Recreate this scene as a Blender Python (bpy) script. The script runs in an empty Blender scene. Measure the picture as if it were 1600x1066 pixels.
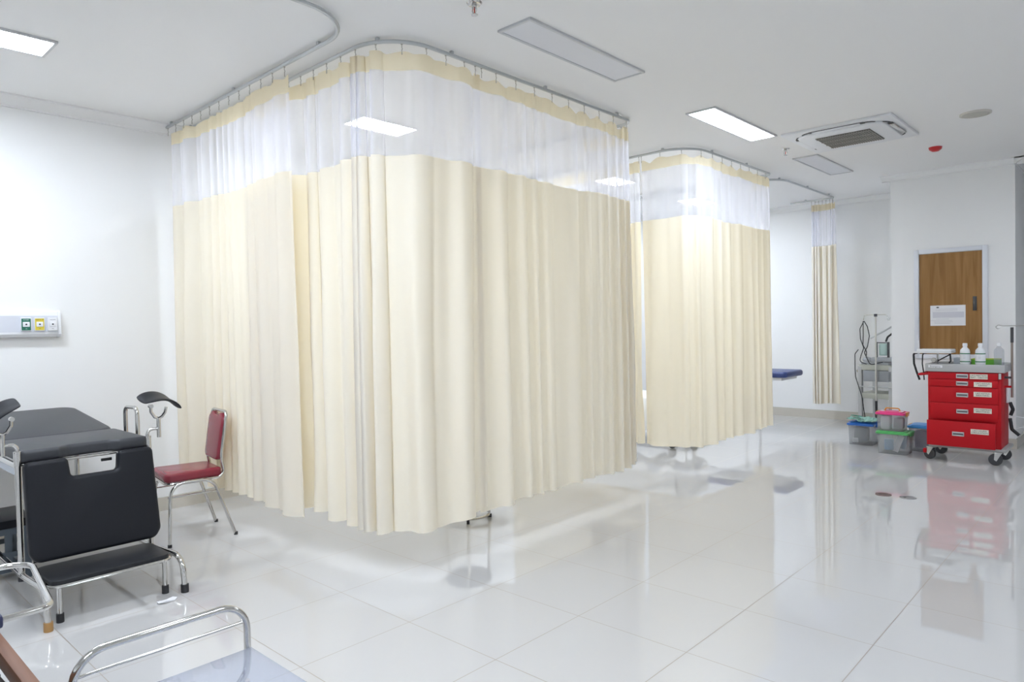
import bpy, bmesh, math, random
from mathutils import Vector, Matrix
from math import pi, sin, cos, radians

# ------------------------------------------------------------------ camera
SC = bpy.context.scene
COL = SC.collection
CAM_Z = 1.4708
PITCH, ROLL, YAW, FPX = -0.0230, -0.0201, 0.7472, 1084.587
_F = Vector((cos(YAW)*cos(PITCH), sin(YAW)*cos(PITCH), sin(PITCH)))
_R = Vector((sin(YAW), -cos(YAW), 0))
_U = _R.cross(_F)
_R2 = _R*cos(ROLL) + _U*sin(ROLL)
_U2 = _U*cos(ROLL) - _R*sin(ROLL)
cd = bpy.data.cameras.new('camera')
cd.sensor_fit = 'HORIZONTAL'
cd.sensor_width = 36.0
cd.lens = 36.0*FPX/1600.0
cd.clip_start = 0.05
cam = bpy.data.objects.new('camera', cd)
COL.objects.link(cam)
m3 = Matrix((_R2, _U2, -_F)).transposed()
cam.matrix_world = Matrix.Translation((0, 0, CAM_Z)) @ m3.to_4x4()
SC.camera = cam

# ------------------------------------------------------------------ world, exposure
w = bpy.data.worlds.new('world'); SC.world = w
w.use_nodes = True
w.node_tree.nodes['Background'].inputs[0].default_value = (0.9, 0.95, 1, 1)
w.node_tree.nodes['Background'].inputs[1].default_value = 0.25
vs = SC.view_settings
vs.view_transform = 'Standard'
vs.look = 'None'
vs.gamma = 1.0
vs.use_curve_mapping = False
vs.exposure = 1.54
LAMP = 25.0          # emission of a lit ceiling panel
LAMP_COL = (0.87, 0.95, 1.06)
HC = 3.17            # ceiling height

# ------------------------------------------------------------------ materials
MATS = {}
def mat(name, col=(0.8, 0.8, 0.8), rough=0.5, metal=0.0, spec=0.5, emit=None, estr=0.0, alpha=1.0, noise=None, bump=None, coat=0.0):
    if name in MATS: return MATS[name]
    m = bpy.data.materials.new(name); m.use_nodes = True
    nt = m.node_tree; b = nt.nodes['Principled BSDF']
    b.inputs['Base Color'].default_value = (*col, 1)
    b.inputs['Roughness'].default_value = rough
    b.inputs['Metallic'].default_value = metal
    b.inputs['Specular IOR Level'].default_value = spec
    b.inputs['Coat Weight'].default_value = coat
    b.inputs['Alpha'].default_value = alpha
    if emit:
        b.inputs['Emission Color'].default_value = (*emit, 1)
        b.inputs['Emission Strength'].default_value = estr
    if noise or bump:
        tc = nt.nodes.new('ShaderNodeTexCoord')
        n = nt.nodes.new('ShaderNodeTexNoise')
        sc, amt = (noise or bump)
        n.inputs['Scale'].default_value = sc
        n.inputs['Detail'].default_value = 4
        nt.links.new(tc.outputs['Object'], n.inputs['Vector'])
        if noise:
            mr = nt.nodes.new('ShaderNodeMapRange')
            mr.inputs['To Min'].default_value = 1-amt; mr.inputs['To Max'].default_value = 1+amt
            nt.links.new(n.outputs['Fac'], mr.inputs['Value'])
            mx = nt.nodes.new('ShaderNodeVectorMath'); mx.operation = 'SCALE'
            mx.inputs[0].default_value = col
            nt.links.new(mr.outputs['Result'], mx.inputs['Scale'])
            nt.links.new(mx.outputs['Vector'], b.inputs['Base Color'])
        if bump:
            bp = nt.nodes.new('ShaderNodeBump')
            bp.inputs['Strength'].default_value = amt if not noise else 0.15
            bp.inputs['Distance'].default_value = 0.01
            nt.links.new(n.outputs['Fac'], bp.inputs['Height'])
            nt.links.new(bp.outputs['Normal'], b.inputs['Normal'])
    MATS[name] = m
    return m

def cloth_mat(name, col, tcol, trans, see=0.0):
    """woven cloth: diffuse + translucent, with an optional see-through share (mesh)"""
    m = bpy.data.materials.new(name); m.use_nodes = True
    nt = m.node_tree
    for n in list(nt.nodes):
        if n.type != 'OUTPUT_MATERIAL': nt.nodes.remove(n)
    out = [n for n in nt.nodes if n.type == 'OUTPUT_MATERIAL'][0]
    d = nt.nodes.new('ShaderNodeBsdfDiffuse'); d.inputs[0].default_value = (*col, 1)
    t = nt.nodes.new('ShaderNodeBsdfTranslucent'); t.inputs[0].default_value = (*tcol, 1)
    mx = nt.nodes.new('ShaderNodeMixShader'); mx.inputs[0].default_value = trans
    nt.links.new(d.outputs[0], mx.inputs[1]); nt.links.new(t.outputs[0], mx.inputs[2])
    last = mx
    if see > 0:
        tr = nt.nodes.new('ShaderNodeBsdfTransparent')
        lw = nt.nodes.new('ShaderNodeLayerWeight'); lw.inputs[0].default_value = 0.5
        # a mesh closes up when seen edge-on
        mr = nt.nodes.new('ShaderNodeMapRange')
        mr.inputs['From Min'].default_value = 0.0; mr.inputs['From Max'].default_value = 1.0
        mr.inputs['To Min'].default_value = 1-see; mr.inputs['To Max'].default_value = 1.0
        nt.links.new(lw.outputs['Facing'], mr.inputs['Value'])
        m2 = nt.nodes.new('ShaderNodeMixShader')
        nt.links.new(mr.outputs['Result'], m2.inputs[0])
        nt.links.new(tr.outputs[0], m2.inputs[1]); nt.links.new(mx.outputs[0], m2.inputs[2])
        last = m2
    nt.links.new(last.outputs[0], out.inputs['Surface'])
    MATS[name] = m
    return m

def glass_mat(name, col, see, rough=0.05):
    """thin clear or frosted plastic: see-through share + glossy plastic"""
    m = bpy.data.materials.new(name); m.use_nodes = True
    nt = m.node_tree; b = nt.nodes['Principled BSDF']
    out = [n for n in nt.nodes if n.type == 'OUTPUT_MATERIAL'][0]
    b.inputs['Base Color'].default_value = (*col, 1); b.inputs['Roughness'].default_value = rough
    tr = nt.nodes.new('ShaderNodeBsdfTransparent'); tr.inputs[0].default_value = (*[0.5+0.5*c for c in col], 1)
    mx = nt.nodes.new('ShaderNodeMixShader'); mx.inputs[0].default_value = see
    nt.links.new(b.outputs[0], mx.inputs[1]); nt.links.new(tr.outputs[0], mx.inputs[2])
    nt.links.new(mx.outputs[0], out.inputs['Surface'])
    MATS[name] = m
    return m

def tile_mat():
    m = bpy.data.materials.new('floor_tile'); m.use_nodes = True
    nt = m.node_tree; b = nt.nodes['Principled BSDF']; L = nt.links.new
    tc = nt.nodes.new('ShaderNodeTexCoord')
    sx = nt.nodes.new('ShaderNodeSeparateXYZ'); L(tc.outputs['Object'], sx.inputs[0])
    def math(op, a, bval=None):
        n = nt.nodes.new('ShaderNodeMath'); n.operation = op
        for i, v in enumerate((a, bval)):
            if v is None: continue
            if isinstance(v, (int, float)): n.inputs[i].default_value = v
            else: L(v, n.inputs[i])
        return n.outputs[0]
    dist, cell = [], []
    for ax, off in (('X', 0.348), ('Y', 0.327)):
        t = math('DIVIDE', math('SUBTRACT', sx.outputs[ax], off-6.0), 0.6)
        f = math('FRACT', t)
        dist.append(math('MULTIPLY', math('MINIMUM', f, math('SUBTRACT', 1.0, f)), 0.6))
        cell.append(math('FLOOR', t))
    g = math('LESS_THAN', math('MINIMUM', dist[0], dist[1]), 0.0020)
    cv = nt.nodes.new('ShaderNodeCombineXYZ'); L(cell[0], cv.inputs[0]); L(cell[1], cv.inputs[1])
    wn = nt.nodes.new('ShaderNodeTexWhiteNoise'); L(cv.outputs[0], wn.inputs['Vector'])
    mr = nt.nodes.new('ShaderNodeMapRange'); mr.inputs['To Min'].default_value = 0.0; mr.inputs['To Max'].default_value = 1.0
    L(wn.outputs['Value'], mr.inputs['Value'])
    mt = nt.nodes.new('ShaderNodeMix'); mt.data_type = 'RGBA'
    mt.inputs['A'].default_value = (0.585, 0.575, 0.565, 1); mt.inputs['B'].default_value = (0.590, 0.580, 0.570, 1)
    L(mr.outputs['Result'], mt.inputs['Factor'])
    mx = nt.nodes.new('ShaderNodeMix'); mx.data_type = 'RGBA'
    L(g, mx.inputs['Factor']); L(mt.outputs['Result'], mx.inputs['A']); mx.inputs['B'].default_value = (0.30, 0.25, 0.20, 1)
    L(mx.outputs['Result'], b.inputs['Base Color'])
    rr = math('ADD', math('MULTIPLY', g, 0.5), 0.010)
    L(rr, b.inputs['Roughness'])
    b.inputs['IOR'].default_value = 1.90
    MATS['floor_tile'] = m
    return m

def wood_mat(name, c1, c2, axis='Z', scale=6.0):
    m = bpy.data.materials.new(name); m.use_nodes = True
    nt = m.node_tree; b = nt.nodes['Principled BSDF']; L = nt.links.new
    tc = nt.nodes.new('ShaderNodeTexCoord'); mp = nt.nodes.new('ShaderNodeMapping')
    s = [scale*4]*3; s['XYZ'.index(axis)] = scale*0.25
    mp.inputs['Scale'].default_value = s
    n = nt.nodes.new('ShaderNodeTexNoise'); n.inputs['Scale'].default_value = 1.0; n.inputs['Detail'].default_value = 6
    n.inputs['Distortion'].default_value = 0.6
    cr = nt.nodes.new('ShaderNodeValToRGB')
    cr.color_ramp.elements[0].position = 0.35; cr.color_ramp.elements[0].color = (*c1, 1)
    cr.color_ramp.elements[1].position = 0.68; cr.color_ramp.elements[1].color = (*c2, 1)
    L(tc.outputs['Object'], mp.inputs['Vector']); L(mp.outputs['Vector'], n.inputs['Vector'])
    L(n.outputs['Fac'], cr.inputs['Fac']); L(cr.outputs['Color'], b.inputs['Base Color'])
    b.inputs['Roughness'].default_value = 0.4; b.inputs['Specular IOR Level'].default_value = 0.25
    MATS[name] = m
    return m

WALL = mat('wall_paint', (0.87, 0.87, 0.865), 0.55, noise=(3.0, 0.01))
CEIL = mat('ceiling_paint', (0.90, 0.895, 0.885), 0.8)
TILE = tile_mat()
SKIRT = mat('skirting_tile', (0.60, 0.56, 0.49), 0.15, noise=(8.0, 0.05))
CHROME = mat('chrome', (0.62, 0.61, 0.59), 0.10, 1.0)
STEEL = mat('brushed_steel', (0.62, 0.61, 0.59), 0.25, 1.0)
ALU = mat('rail_aluminium', (0.55, 0.57, 0.58), 0.35, 0.7)
RUBBER = mat('black_rubber', (0.02, 0.02, 0.022), 0.6)
BLACKV = mat('black_vinyl', (0.010, 0.011, 0.015), 0.42, spec=0.3, bump=(60, 0.05))
GREYV = mat('grey_vinyl', (0.040, 0.042, 0.048), 0.42, spec=0.4, bump=(60, 0.05))  # bed cushions, a lighter grey than the black foot panel
REDV = mat('maroon_vinyl', (0.26, 0.030, 0.048), 0.25, noise=(20, 0.06))
DRAPE = cloth_mat('cream_drape', (0.95, 0.925, 0.855), (0.90, 0.73, 0.40), 0.30)
HEAD = cloth_mat('cream_header', (0.93, 0.86, 0.69), (0.92, 0.80, 0.54), 0.40)
SHEER = cloth_mat('white_mesh', (0.95, 0.95, 1.0), (0.95, 0.95, 1.0), 0.5, see=0.60)
WHITEP = mat('white_plastic', (0.80, 0.81, 0.83), 0.35)
WHITEM = mat('white_enamel', (0.80, 0.80, 0.80), 0.3)
GREYP = mat('grey_plastic', (0.42, 0.42, 0.41), 0.4)
DARKP = mat('dark_plastic', (0.05, 0.05, 0.055), 0.4)
CARTRED = mat('cart_red_enamel', (0.50, 0.009, 0.016), 0.4, spec=0.2)
PAPER = mat('paper', (0.85, 0.85, 0.87), 0.7)
INK = mat('ink', (0.05, 0.05, 0.06), 0.7)
GREYINK = mat('grey_print', (0.55, 0.55, 0.60), 0.7)
LIT_SOFT = mat('lit_diffuser_dimmer', (0.9, 0.9, 0.9), 0.5, emit=LAMP_COL, estr=LAMP*0.62)
LIT_LOW = mat('lit_diffuser_low', (0.9, 0.9, 0.9), 0.5, emit=LAMP_COL, estr=LAMP*0.40)
LIT = mat('lit_diffuser', (0.9, 0.9, 0.9), 0.5, emit=LAMP_COL, estr=LAMP)
UNLIT = mat('unlit_diffuser', (0.74, 0.75, 0.79), 0.4)
LFRAME = mat('lamp_frame', (0.62, 0.63, 0.64), 0.4)
OAK = wood_mat('oak_laminate', (0.27, 0.135, 0.040), (0.39, 0.21, 0.075), 'Z', 5)
WALNUT = wood_mat('walnut_edge', (0.16, 0.075, 0.045), (0.28, 0.14, 0.09), 'Y', 6)
BLUEV = mat('blue_vinyl', (0.035, 0.06, 0.20), 0.35)
STOOLM = mat('blue_grey_steel', (0.10, 0.125, 0.15), 0.4)

# ------------------------------------------------------------------ mesh helpers
class MB:
    def __init__(s): s.bm = bmesh.new()
    def _add(s, tmp, M=None):
        if M is not None: bmesh.ops.transform(tmp, matrix=M, verts=tmp.verts)
        me = bpy.data.meshes.new('t'); tmp.to_mesh(me); tmp.free()
        s.bm.from_mesh(me); bpy.data.meshes.remove(me)
        return s
    def box(s, c, size, bev=0.0, seg=2, M=None):
        t = bmesh.new(); bmesh.ops.create_cube(t, size=1)
        bmesh.ops.scale(t, vec=size, verts=t.verts)
        if bev > 0: bmesh.ops.bevel(t, geom=t.edges[:], offset=min(bev, min(size)*0.49), segments=seg, affect='EDGES', profile=0.5)
        bmesh.ops.translate(t, vec=c, verts=t.verts)
        return s._add(t, M)
    def span(s, a, b, bev=0.0, seg=2, M=None):
        a, b = Vector(a), Vector(b)
        return s.box((a+b)/2, [abs(v) for v in (b-a)], bev, seg, M)
    def tube(s, pts, r, n=12, closed=False, caps=True, M=None):
        pts = [Vector(p) for p in pts]
        q = [pts[0]]
        for p in pts[1:]:
            if (p-q[-1]).length > 1e-5: q.append(p)
        pts = q; N = len(pts)
        t = bmesh.new(); rings = []; up = None
        for i, p in enumerate(pts):
            a = pts[(i-1) % N] if (closed or i > 0) else p
            b = pts[(i+1) % N] if (closed or i < N-1) else p
            tg = (b-a).normalized()
            if up is None:
                up = tg.orthogonal().normalized()
            else:
                up = (up - tg*up.dot(tg))
                up = up.normalized() if up.length > 1e-6 else tg.orthogonal().normalized()
            sd = tg.cross(up)
            rr = r[i] if isinstance(r, (list, tuple)) else r
            rings.append([t.verts.new(p + up*(rr*cos(2*pi*k/n)) + sd*(rr*sin(2*pi*k/n))) for k in range(n)])
        for i in range(N if closed else N-1):
            A, B = rings[i], rings[(i+1) % N]
            for k in range(n): t.faces.new((A[k], A[(k+1) % n], B[(k+1) % n], B[k]))
        if caps and not closed:
            t.faces.new(rings[0][::-1]); t.faces.new(rings[-1])
        bmesh.ops.recalc_face_normals(t, faces=t.faces)
        return s._add(t, M)
    def lathe(s, prof, c=(0, 0, 0), n=24, M=None):
        t = bmesh.new(); rings = []
        for r, z in prof:
            if r < 1e-6: rings.append([t.verts.new((c[0], c[1], c[2]+z))])
            else: rings.append([t.verts.new((c[0]+r*cos(2*pi*k/n), c[1]+r*sin(2*pi*k/n), c[2]+z)) for k in range(n)])
        for A, B in zip(rings, rings[1:]):
            for k in range(n):
                k2 = (k+1) % n
                if len(A) == 1 and len(B) == 1: continue
                if len(A) == 1: t.faces.new((A[0], B[k2], B[k]))
                elif len(B) == 1: t.faces.new((A[k], A[k2], B[0]))
                else: t.faces.new((A[k], A[k2], B[k2], B[k]))
        for R_, fl in ((rings[0], True), (rings[-1], False)):
            if len(R_) > 1: t.faces.new(R_[::-1] if fl else R_)
        bmesh.ops.recalc_face_normals(t, faces=t.faces)
        return s._add(t, M)
    def prism(s, poly, d0, d1, plane='xy', bev=0.0, seg=3, M=None):
        """extrude a polygon drawn in a plane from depth d0 to d1 along the third axis"""
        t = bmesh.new()
        def P(u, v, d): return {'xy': (u, v, d), 'xz': (u, d, v), 'yz': (d, u, v)}[plane]
        A = [t.verts.new(P(u, v, d0)) for u, v in poly]; B = [t.verts.new(P(u, v, d1)) for u, v in poly]
        n = len(poly)
        fa = t.faces.new(A); fb = t.faces.new(B[::-1])
        for i in range(n): t.faces.new((A[(i+1) % n], A[i], B[i], B[(i+1) % n]))
        bmesh.ops.recalc_face_normals(t, faces=t.faces)
        if bev > 0:
            es = list(set(fa.edges[:] + fb.edges[:]))
            bmesh.ops.bevel(t, geom=es, offset=bev, segments=seg, affect='EDGES', profile=0.5)
        return s._add(t, M)
    def grid(s, rows, M=None):
        t = bmesh.new()
        V = [[t.verts.new(p) for p in r] for r in rows]
        for a, b in zip(V, V[1:]):
            for i in range(len(a)-1): t.faces.new((a[i], a[i+1], b[i+1], b[i]))
        return s._add(t, M)
    def build(s, name, material, parent=None, smooth=True, sub=0, angle=40):
        me = bpy.data.meshes.new(name); s.bm.to_mesh(me); s.bm.free()
        me.materials.append(material)
        o = bpy.data.objects.new(name, me); COL.objects.link(o)
        if smooth:
            me.polygons.foreach_set('use_smooth', [True]*len(me.polygons))
            try: me.set_sharp_from_angle(angle=radians(angle))
            except Exception: pass
        if sub:
            md = o.modifiers.new('subdivision', 'SUBSURF'); md.levels = md.render_levels = sub
        if parent is not None: o.parent = parent
        return o

def fillet(pts, r, n=6, closed=False):
    pts = [Vector(p) for p in pts]; out = []; N = len(pts)
    for i, p in enumerate(pts):
        if not closed and i in (0, N-1): out.append(p); continue
        a, b = pts[(i-1) % N], pts[(i+1) % N]
        rr = r[i] if isinstance(r, (list, tuple)) else r
        da, db = (a-p), (b-p)
        ang = da.angle(db)
        if rr <= 0 or abs(ang-pi) < 1e-3: out.append(p); continue
        cut = min(rr/math.tan(ang/2), da.length*0.49, db.length*0.49)
        rad = cut*math.tan(ang/2)
        bis = (da.normalized()+db.normalized()).normalized()
        cen = p + bis*(rad/sin(ang/2))
        v0 = p+da.normalized()*cut-cen; v1 = p+db.normalized()*cut-cen
        th = v0.angle(v1)
        for k in range(n+1):
            f = k/n
            out.append(cen + (v0*sin((1-f)*th) + v1*sin(f*th))/sin(th))
    return out

def rrect(x0, y0, x1, y1, r, n=5):
    return [(p.x, p.y) for p in fillet([(x0, y0, 0), (x1, y0, 0), (x1, y1, 0), (x0, y1, 0)], r, n, True)]

def tag(o, label, cat, group=None, kind=None):
    if label: o['label'] = label
    if cat: o['category'] = cat
    if group: o['group'] = group
    if kind: o['kind'] = kind
    return o
def struct(o):
    o['kind'] = 'structure'; return o
def empty(name, loc=(0, 0, 0), rz=0.0):
    o = bpy.data.objects.new(name, None); COL.objects.link(o)
    o.empty_display_size = 0.1
    o.location = loc; o.rotation_euler = (0, 0, rz)
    return o
def copy_tree(o, parent=None):
    c = o.copy(); COL.objects.link(c); c.parent = parent
    for ch in list(o.children): copy_tree(ch, c)
    return c
def text(name, body, size, M, material, parent, align='CENTER', depth=0.0003):
    cu = bpy.data.curves.new(name, 'FONT'); cu.body = body; cu.size = size
    cu.align_x = align; cu.align_y = 'CENTER'; cu.extrude = depth; cu.resolution_u = 3
    cu.space_line = 0.95
    t = bpy.data.objects.new('tmp_text', cu); COL.objects.link(t)
    dg = bpy.context.evaluated_depsgraph_get()
    me = bpy.data.meshes.new_from_object(t.evaluated_get(dg))
    bpy.data.objects.remove(t); bpy.data.curves.remove(cu)
    me.materials.clear(); me.materials.append(material)
    me.transform(M)
    o = bpy.data.objects.new(name, me); COL.objects.link(o)
    o.parent = parent
    return o
# text facing -x (reads with its right towards -y) and text facing -y
FACE_NX = Matrix(((0, 0, -1, 0), (-1, 0, 0, 0), (0, 1, 0, 0), (0, 0, 0, 1)))
FACE_NY = Matrix(((1, 0, 0, 0), (0, 0, -1, 0), (0, 1, 0, 0), (0, 0, 0, 1)))

# ------------------------------------------------------------------ the room
YW, XE = 6.0, 10.6          # head wall and end wall
PX, PY0, PY1 = 9.29, 1.114, 2.339   # pillar face and its two edges
X0, Y0, X1 = -3.2, -3.2, 13.6
struct(MB().span((X0, Y0, -0.1), (X1, YW, 0)).build('floor', TILE, smooth=False))
struct(MB().span((X0, Y0, HC), (X1, YW, HC+0.1)).build('ceiling', CEIL, smooth=False))
struct(MB().span((X0, YW, -0.1), (X1, YW+0.15, HC+0.1)).build('wall_head', WALL, smooth=False))
struct(MB().span((XE, PY1, 0), (X1, YW, HC)).build('wall_end', WALL, smooth=False))
struct(MB().span((PX, PY0, 0), (X1, PY1, HC)).build('wall_pillar', WALL, smooth=False))
struct(MB().span((X0-0.15, Y0, -0.1), (X0, YW, HC+0.1)).build('wall_back', WALL, smooth=False))
struct(MB().span((X0, Y0-0.15, -0.1), (X1, Y0, HC+0.1)).build('wall_right', WALL, smooth=False))
struct(MB().span((X1, Y0, -0.1), (X1+0.15, PY0, HC+0.1)).build('wall_corridor', WALL, smooth=False))
struct(MB().span((X0, YW-0.012, 0), (XE, YW, 0.11)).build('baseboard_head', SKIRT, smooth=False))
struct(MB().span((XE-0.012, PY1, 0), (XE, YW-0.012, 0.125)).build('baseboard_end', SKIRT, smooth=False))
struct(MB().span((PX-0.012, PY0-0.012, 0), (X1, PY0, 0.11)).span((PX-0.012, PY0, 0), (PX, PY1, 0.11)).build('baseboard_pillar', SKIRT, smooth=False))
def cove(d, z):   # plaster cornice profile: distance from the wall, height
    return [(0, HC), (d, HC), (d, HC-0.012), (d-0.015, HC-0.016), (0.03, z+0.018), (0.02, z+0.012), (0.02, z), (0, z)]
c = MB(); c.prism([(YW-a, b) for a, b in cove(0.105, HC-0.075)], X0, XE, 'yz'); struct(c.build('trim_1', WALL, smooth=False))
c = MB(); c.prism([(XE-a, b) for a, b in cove(0.105, HC-0.075)], PY1, YW, 'xz'); struct(c.build('trim_2', WALL, smooth=False))
c = MB(); c.prism([(PX-a, b) for a, b in cove(0.09, HC-0.07)], PY0-0.09, PY1+0.09, 'xz')
c.prism([(PY0-a, b) for a, b in cove(0.09, HC-0.07)], PX-0.09, X1, 'yz'); struct(c.build('trim_3', WALL, smooth=False))

# service hatch in the pillar
hz0, hz1, hy0, hy1 = 1.03, 2.205, 1.414, 2.04
door = struct(MB().span((PX-0.006, hy0+0.004, hz0+0.004), (PX-0.001, hy1-0.004, hz1-0.004)).build('door_1', OAK, smooth=False))
fr = MB(); fw = 0.05
for a, b in (((hy0-fw, hz0-fw), (hy0, hz1+fw)), ((hy1, hz0-fw), (hy1+fw, hz1+fw)), ((hy0, hz1), (hy1, hz1+fw)), ((hy0, hz0-fw), (hy1, hz0))):
    fr.span((PX-0.022, a[0], a[1]), (PX-0.001, b[0], b[1]), 0.003)
fr.build('door_frame', mat('hatch_frame', (0.76, 0.78, 0.83), 0.3), door)
hd = MB(); hd.span((PX-0.012, 1.468, 1.53), (PX-0.006, 1.505, 1.69), 0.002)
hd.build('door_handle', DARKP, door)
for zc in (1.14, 2.08):
    MB().tube([(PX-0.02, hy1+0.004, zc-0.05), (PX-0.02, hy1+0.004, zc+0.05)], 0.009, 8).build('hinge', WHITEP, door)

# notice taped on the hatch
n = tag(empty('paper_notice', (PX-0.008, 1.75, 1.36)), 'white printed notice taped on the wooden hatch door', 'notice')
MB().box((0, 0, 0.12), (0.001, 0.35, 0.235)).build('paper_sheet', PAPER, n, smooth=False)
ln = MB(); rnd = random.Random(3)
for i in range(11):
    z = 0.195 - i*0.0165
    if 2 <= i <= 6: continue
    ln.box((-0.001, 0.012 + (0.0 if i < 2 else 0.03+0.01*(i % 3)), z), (0.0006, 0.22 if i < 2 else 0.22-0.03*(i % 4), 0.003))
ln.build('printed_lines', GREYINK, n, smooth=False)
MB().box((-0.001, -0.005, 0.128), (0.0006, 0.31, 0.066)).build('printed_table', mat('print_block', (0.66, 0.66, 0.71), 0.7), n, smooth=False)
MB().lathe([(0, -0.0005), (0.014, -0.0005), (0.014, 0.0005), (0, 0.0005)], (0, 0, 0), 16, Matrix.Translation((-0.001, 0.10, 0.215)) @ Matrix.Rotation(pi/2, 4, 'Y') @ Matrix.Scale(0.55, 4, (1, 0, 0))).build('printed_emblem', INK, n)

# small valve on the end wall
tag(MB().lathe([(0, 0), (0.02, 0), (0.024, 0.012), (0.012, 0.03), (0, 0.032)], (0, 0, 0), 14,
    Matrix.Translation((XE, 3.10, 0.72)) @ Matrix.Rotation(-pi/2, 4, 'Y')).build('wall_valve', STEEL), 'small grey metal knob on the end wall beside the bunched curtain', 'valve')

# ------------------------------------------------------------------ ceiling fittings
def lamp(x0, x1, y0, y1, lit, label, group=None):
    e = tag(empty('ceiling_light', ((x0+x1)/2, (y0+y1)/2, HC)), label, 'ceiling light', group)
    L, W = x1-x0, y1-y0; t = 0.018
    f = MB()
    for s in (-1, 1):
        f.box((0, s*(W/2-t/2), -0.007), (L, t, 0.014), 0.002)
        f.box((s*(L/2-t/2), 0, -0.007), (t, W-2*t, 0.014), 0.002)
    f.build('lamp_frame', LFRAME, e)
    MB().box((0, 0, -0.005), (L-2*t, W-2*t, 0.006)).build('diffuser', lit if lit else UNLIT, e, smooth=False)
    return e
lamp(2.93, 4.11, 2.53, 2.78, False, 'unlit ceiling panel nearest the camera, in front of the large curtain')
lamp(5.17, 6.40, 2.55, 2.81, LIT_LOW, 'lit ceiling panel out in the aisle beside the air conditioner')
lamp(7.44, 8.60, 2.55, 2.81, False, 'unlit ceiling panel between the air conditioner and the end wall')
lamp(0.02, 1.22, 4.67, 4.97, LIT_SOFT, 'lit ceiling panel over the black examination bed')
lamp(3.30, 3.88, 4.62, 4.93, LIT, 'lit ceiling panel seen through the mesh of the large curtain by its near corner')
lamp(6.45, 7.22, 4.58, 4.90, LIT, 'lit ceiling panel seen through the mesh at the far end of the large curtain')
lamp(8.74, 9.38, 4.60, 4.92, LIT, 'lit ceiling panel seen through the mesh of the second curtain')
lamp(0.55, 1.70, 2.45, 2.75, LIT_SOFT, 'lit ceiling panel just above the upper left picture edge', None)
lamp(-1.6, -0.4, 0.5, 0.8, LIT, 'added fill light panel behind the camera on the head wall side', None)  # unseen panel, added to brighten the room from behind the camera
lamp(1.6, 2.8, -0.6, -0.3, LIT_SOFT, 'added fill light panel beside the camera on the open floor', None)  # added out of view as fill for the curtains and open floor

lamp(6.4, 7.6, -1.1, -0.8, LIT_SOFT, 'added fill light panel beyond the right picture edge', None)  # added fill with no known lamp there, lights pillar and cart

# cassette air conditioner
ac = tag(empty('air_conditioner', (6.86, 2.06, HC)), 'white ceiling cassette air conditioner with grey intake grille', 'air conditioner')
MB().prism(rrect(-0.46, -0.46, 0.46, 0.46, 0.01), -0.022, 0.0, 'xy', 0.004).build('panel', WHITEP, ac)
MB().prism(rrect(-0.37, -0.37, 0.37, 0.37, 0.12, 8), -0.045, -0.02, 'xy', 0.01).build('raised_centre', WHITEP, ac)
SLOT = mat('dark_slot', (0.10, 0.10, 0.10), 0.6)
for k in range(4):
    M = Matrix.Rotation(k*pi/2, 4, 'Z')
    v = MB(); v.box((0.385, 0, -0.024), (0.05, 0.46, 0.006), M=M)
    for s in (-1, 1):
        arc = [(0.31+0.085*cos(s*a), s*(0.23+0.085*sin(a)), -0.024) for a in [i*pi/16 for i in range(0, 9)]]
        v.tube(arc, 0.006, 6, M=M)
    v.build('air_slot', SLOT, ac)
    lv = MB(); lv.box((0.395, 0, -0.032), (0.045, 0.40, 0.006), 0.002, M=M @ Matrix.Rotation(0.0, 4, 'Y'))
    lv.build('louvre', STEEL if k == 3 else WHITEP, ac)
g = MB(); g.box((0, 0, -0.048), (0.46, 0.46, 0.006)); g.build('intake_back', mat('grille_back', (0.16, 0.155, 0.14), 0.7), ac, smooth=False)
g = MB()
for i in range(23): g.box((0, -0.22+i*0.02, -0.053), (0.46, 0.007, 0.006))
for i in range(4): g.box((-0.2+i*0.1333, 0, -0.055), (0.012, 0.46, 0.005))
g.build('intake_grille', mat('grille_grey', (0.36, 0.345, 0.31), 0.6), ac, smooth=False)

# round ceiling fittings
def speaker(x, y, label):
    e = tag(empty('ceiling_speaker', (x, y, HC)), label, 'speaker')
    MB().lathe([(0, 0), (0.115, 0), (0.115, -0.012), (0.10, -0.014), (0.098, -0.008), (0, -0.008)], n=36).build('rim', mat('beige_rim', (0.62, 0.60, 0.54), 0.5), e)
    MB().lathe([(0, -0.008), (0.097, -0.008), (0.09, -0.014), (0, -0.018)], n=36).build('grille', mat('beige_grille', (0.52, 0.51, 0.46), 0.7, noise=(300, 0.1)), e)
speaker(6.97, 1.105, 'round beige ceiling disc to the right of the air conditioner')
e = tag(empty('access_cover', (2.52, 2.22, HC)), 'round white ceiling disc cut off by the top picture edge', 'ceiling disc')
MB().lathe([(0, 0), (0.16, 0), (0.16, -0.006), (0.15, -0.008), (0, -0.008)], n=40).build('disc', WHITEP, e)
MB().lathe([(0.158, 0), (0.168, 0), (0.168, -0.01), (0.158, -0.01)], n=40).build('rim', mat('beige_ring', (0.55, 0.50, 0.42), 0.5), e)
fa = tag(empty('fire_alarm', (8.02, 1.61, HC)), 'small red fire alarm on the ceiling in front of the pillar', 'fire alarm')
MB().lathe([(0, 0), (0.062, 0), (0.062, -0.008), (0, -0.008)], n=24).build('base', WHITEP, fa)
MB().lathe([(0, -0.008), (0.06, -0.008), (0.055, -0.03), (0.03, -0.048), (0, -0.05)], n=24).build('dome', mat('alarm_red', (0.55, 0.02, 0.02), 0.3), fa)
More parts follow.
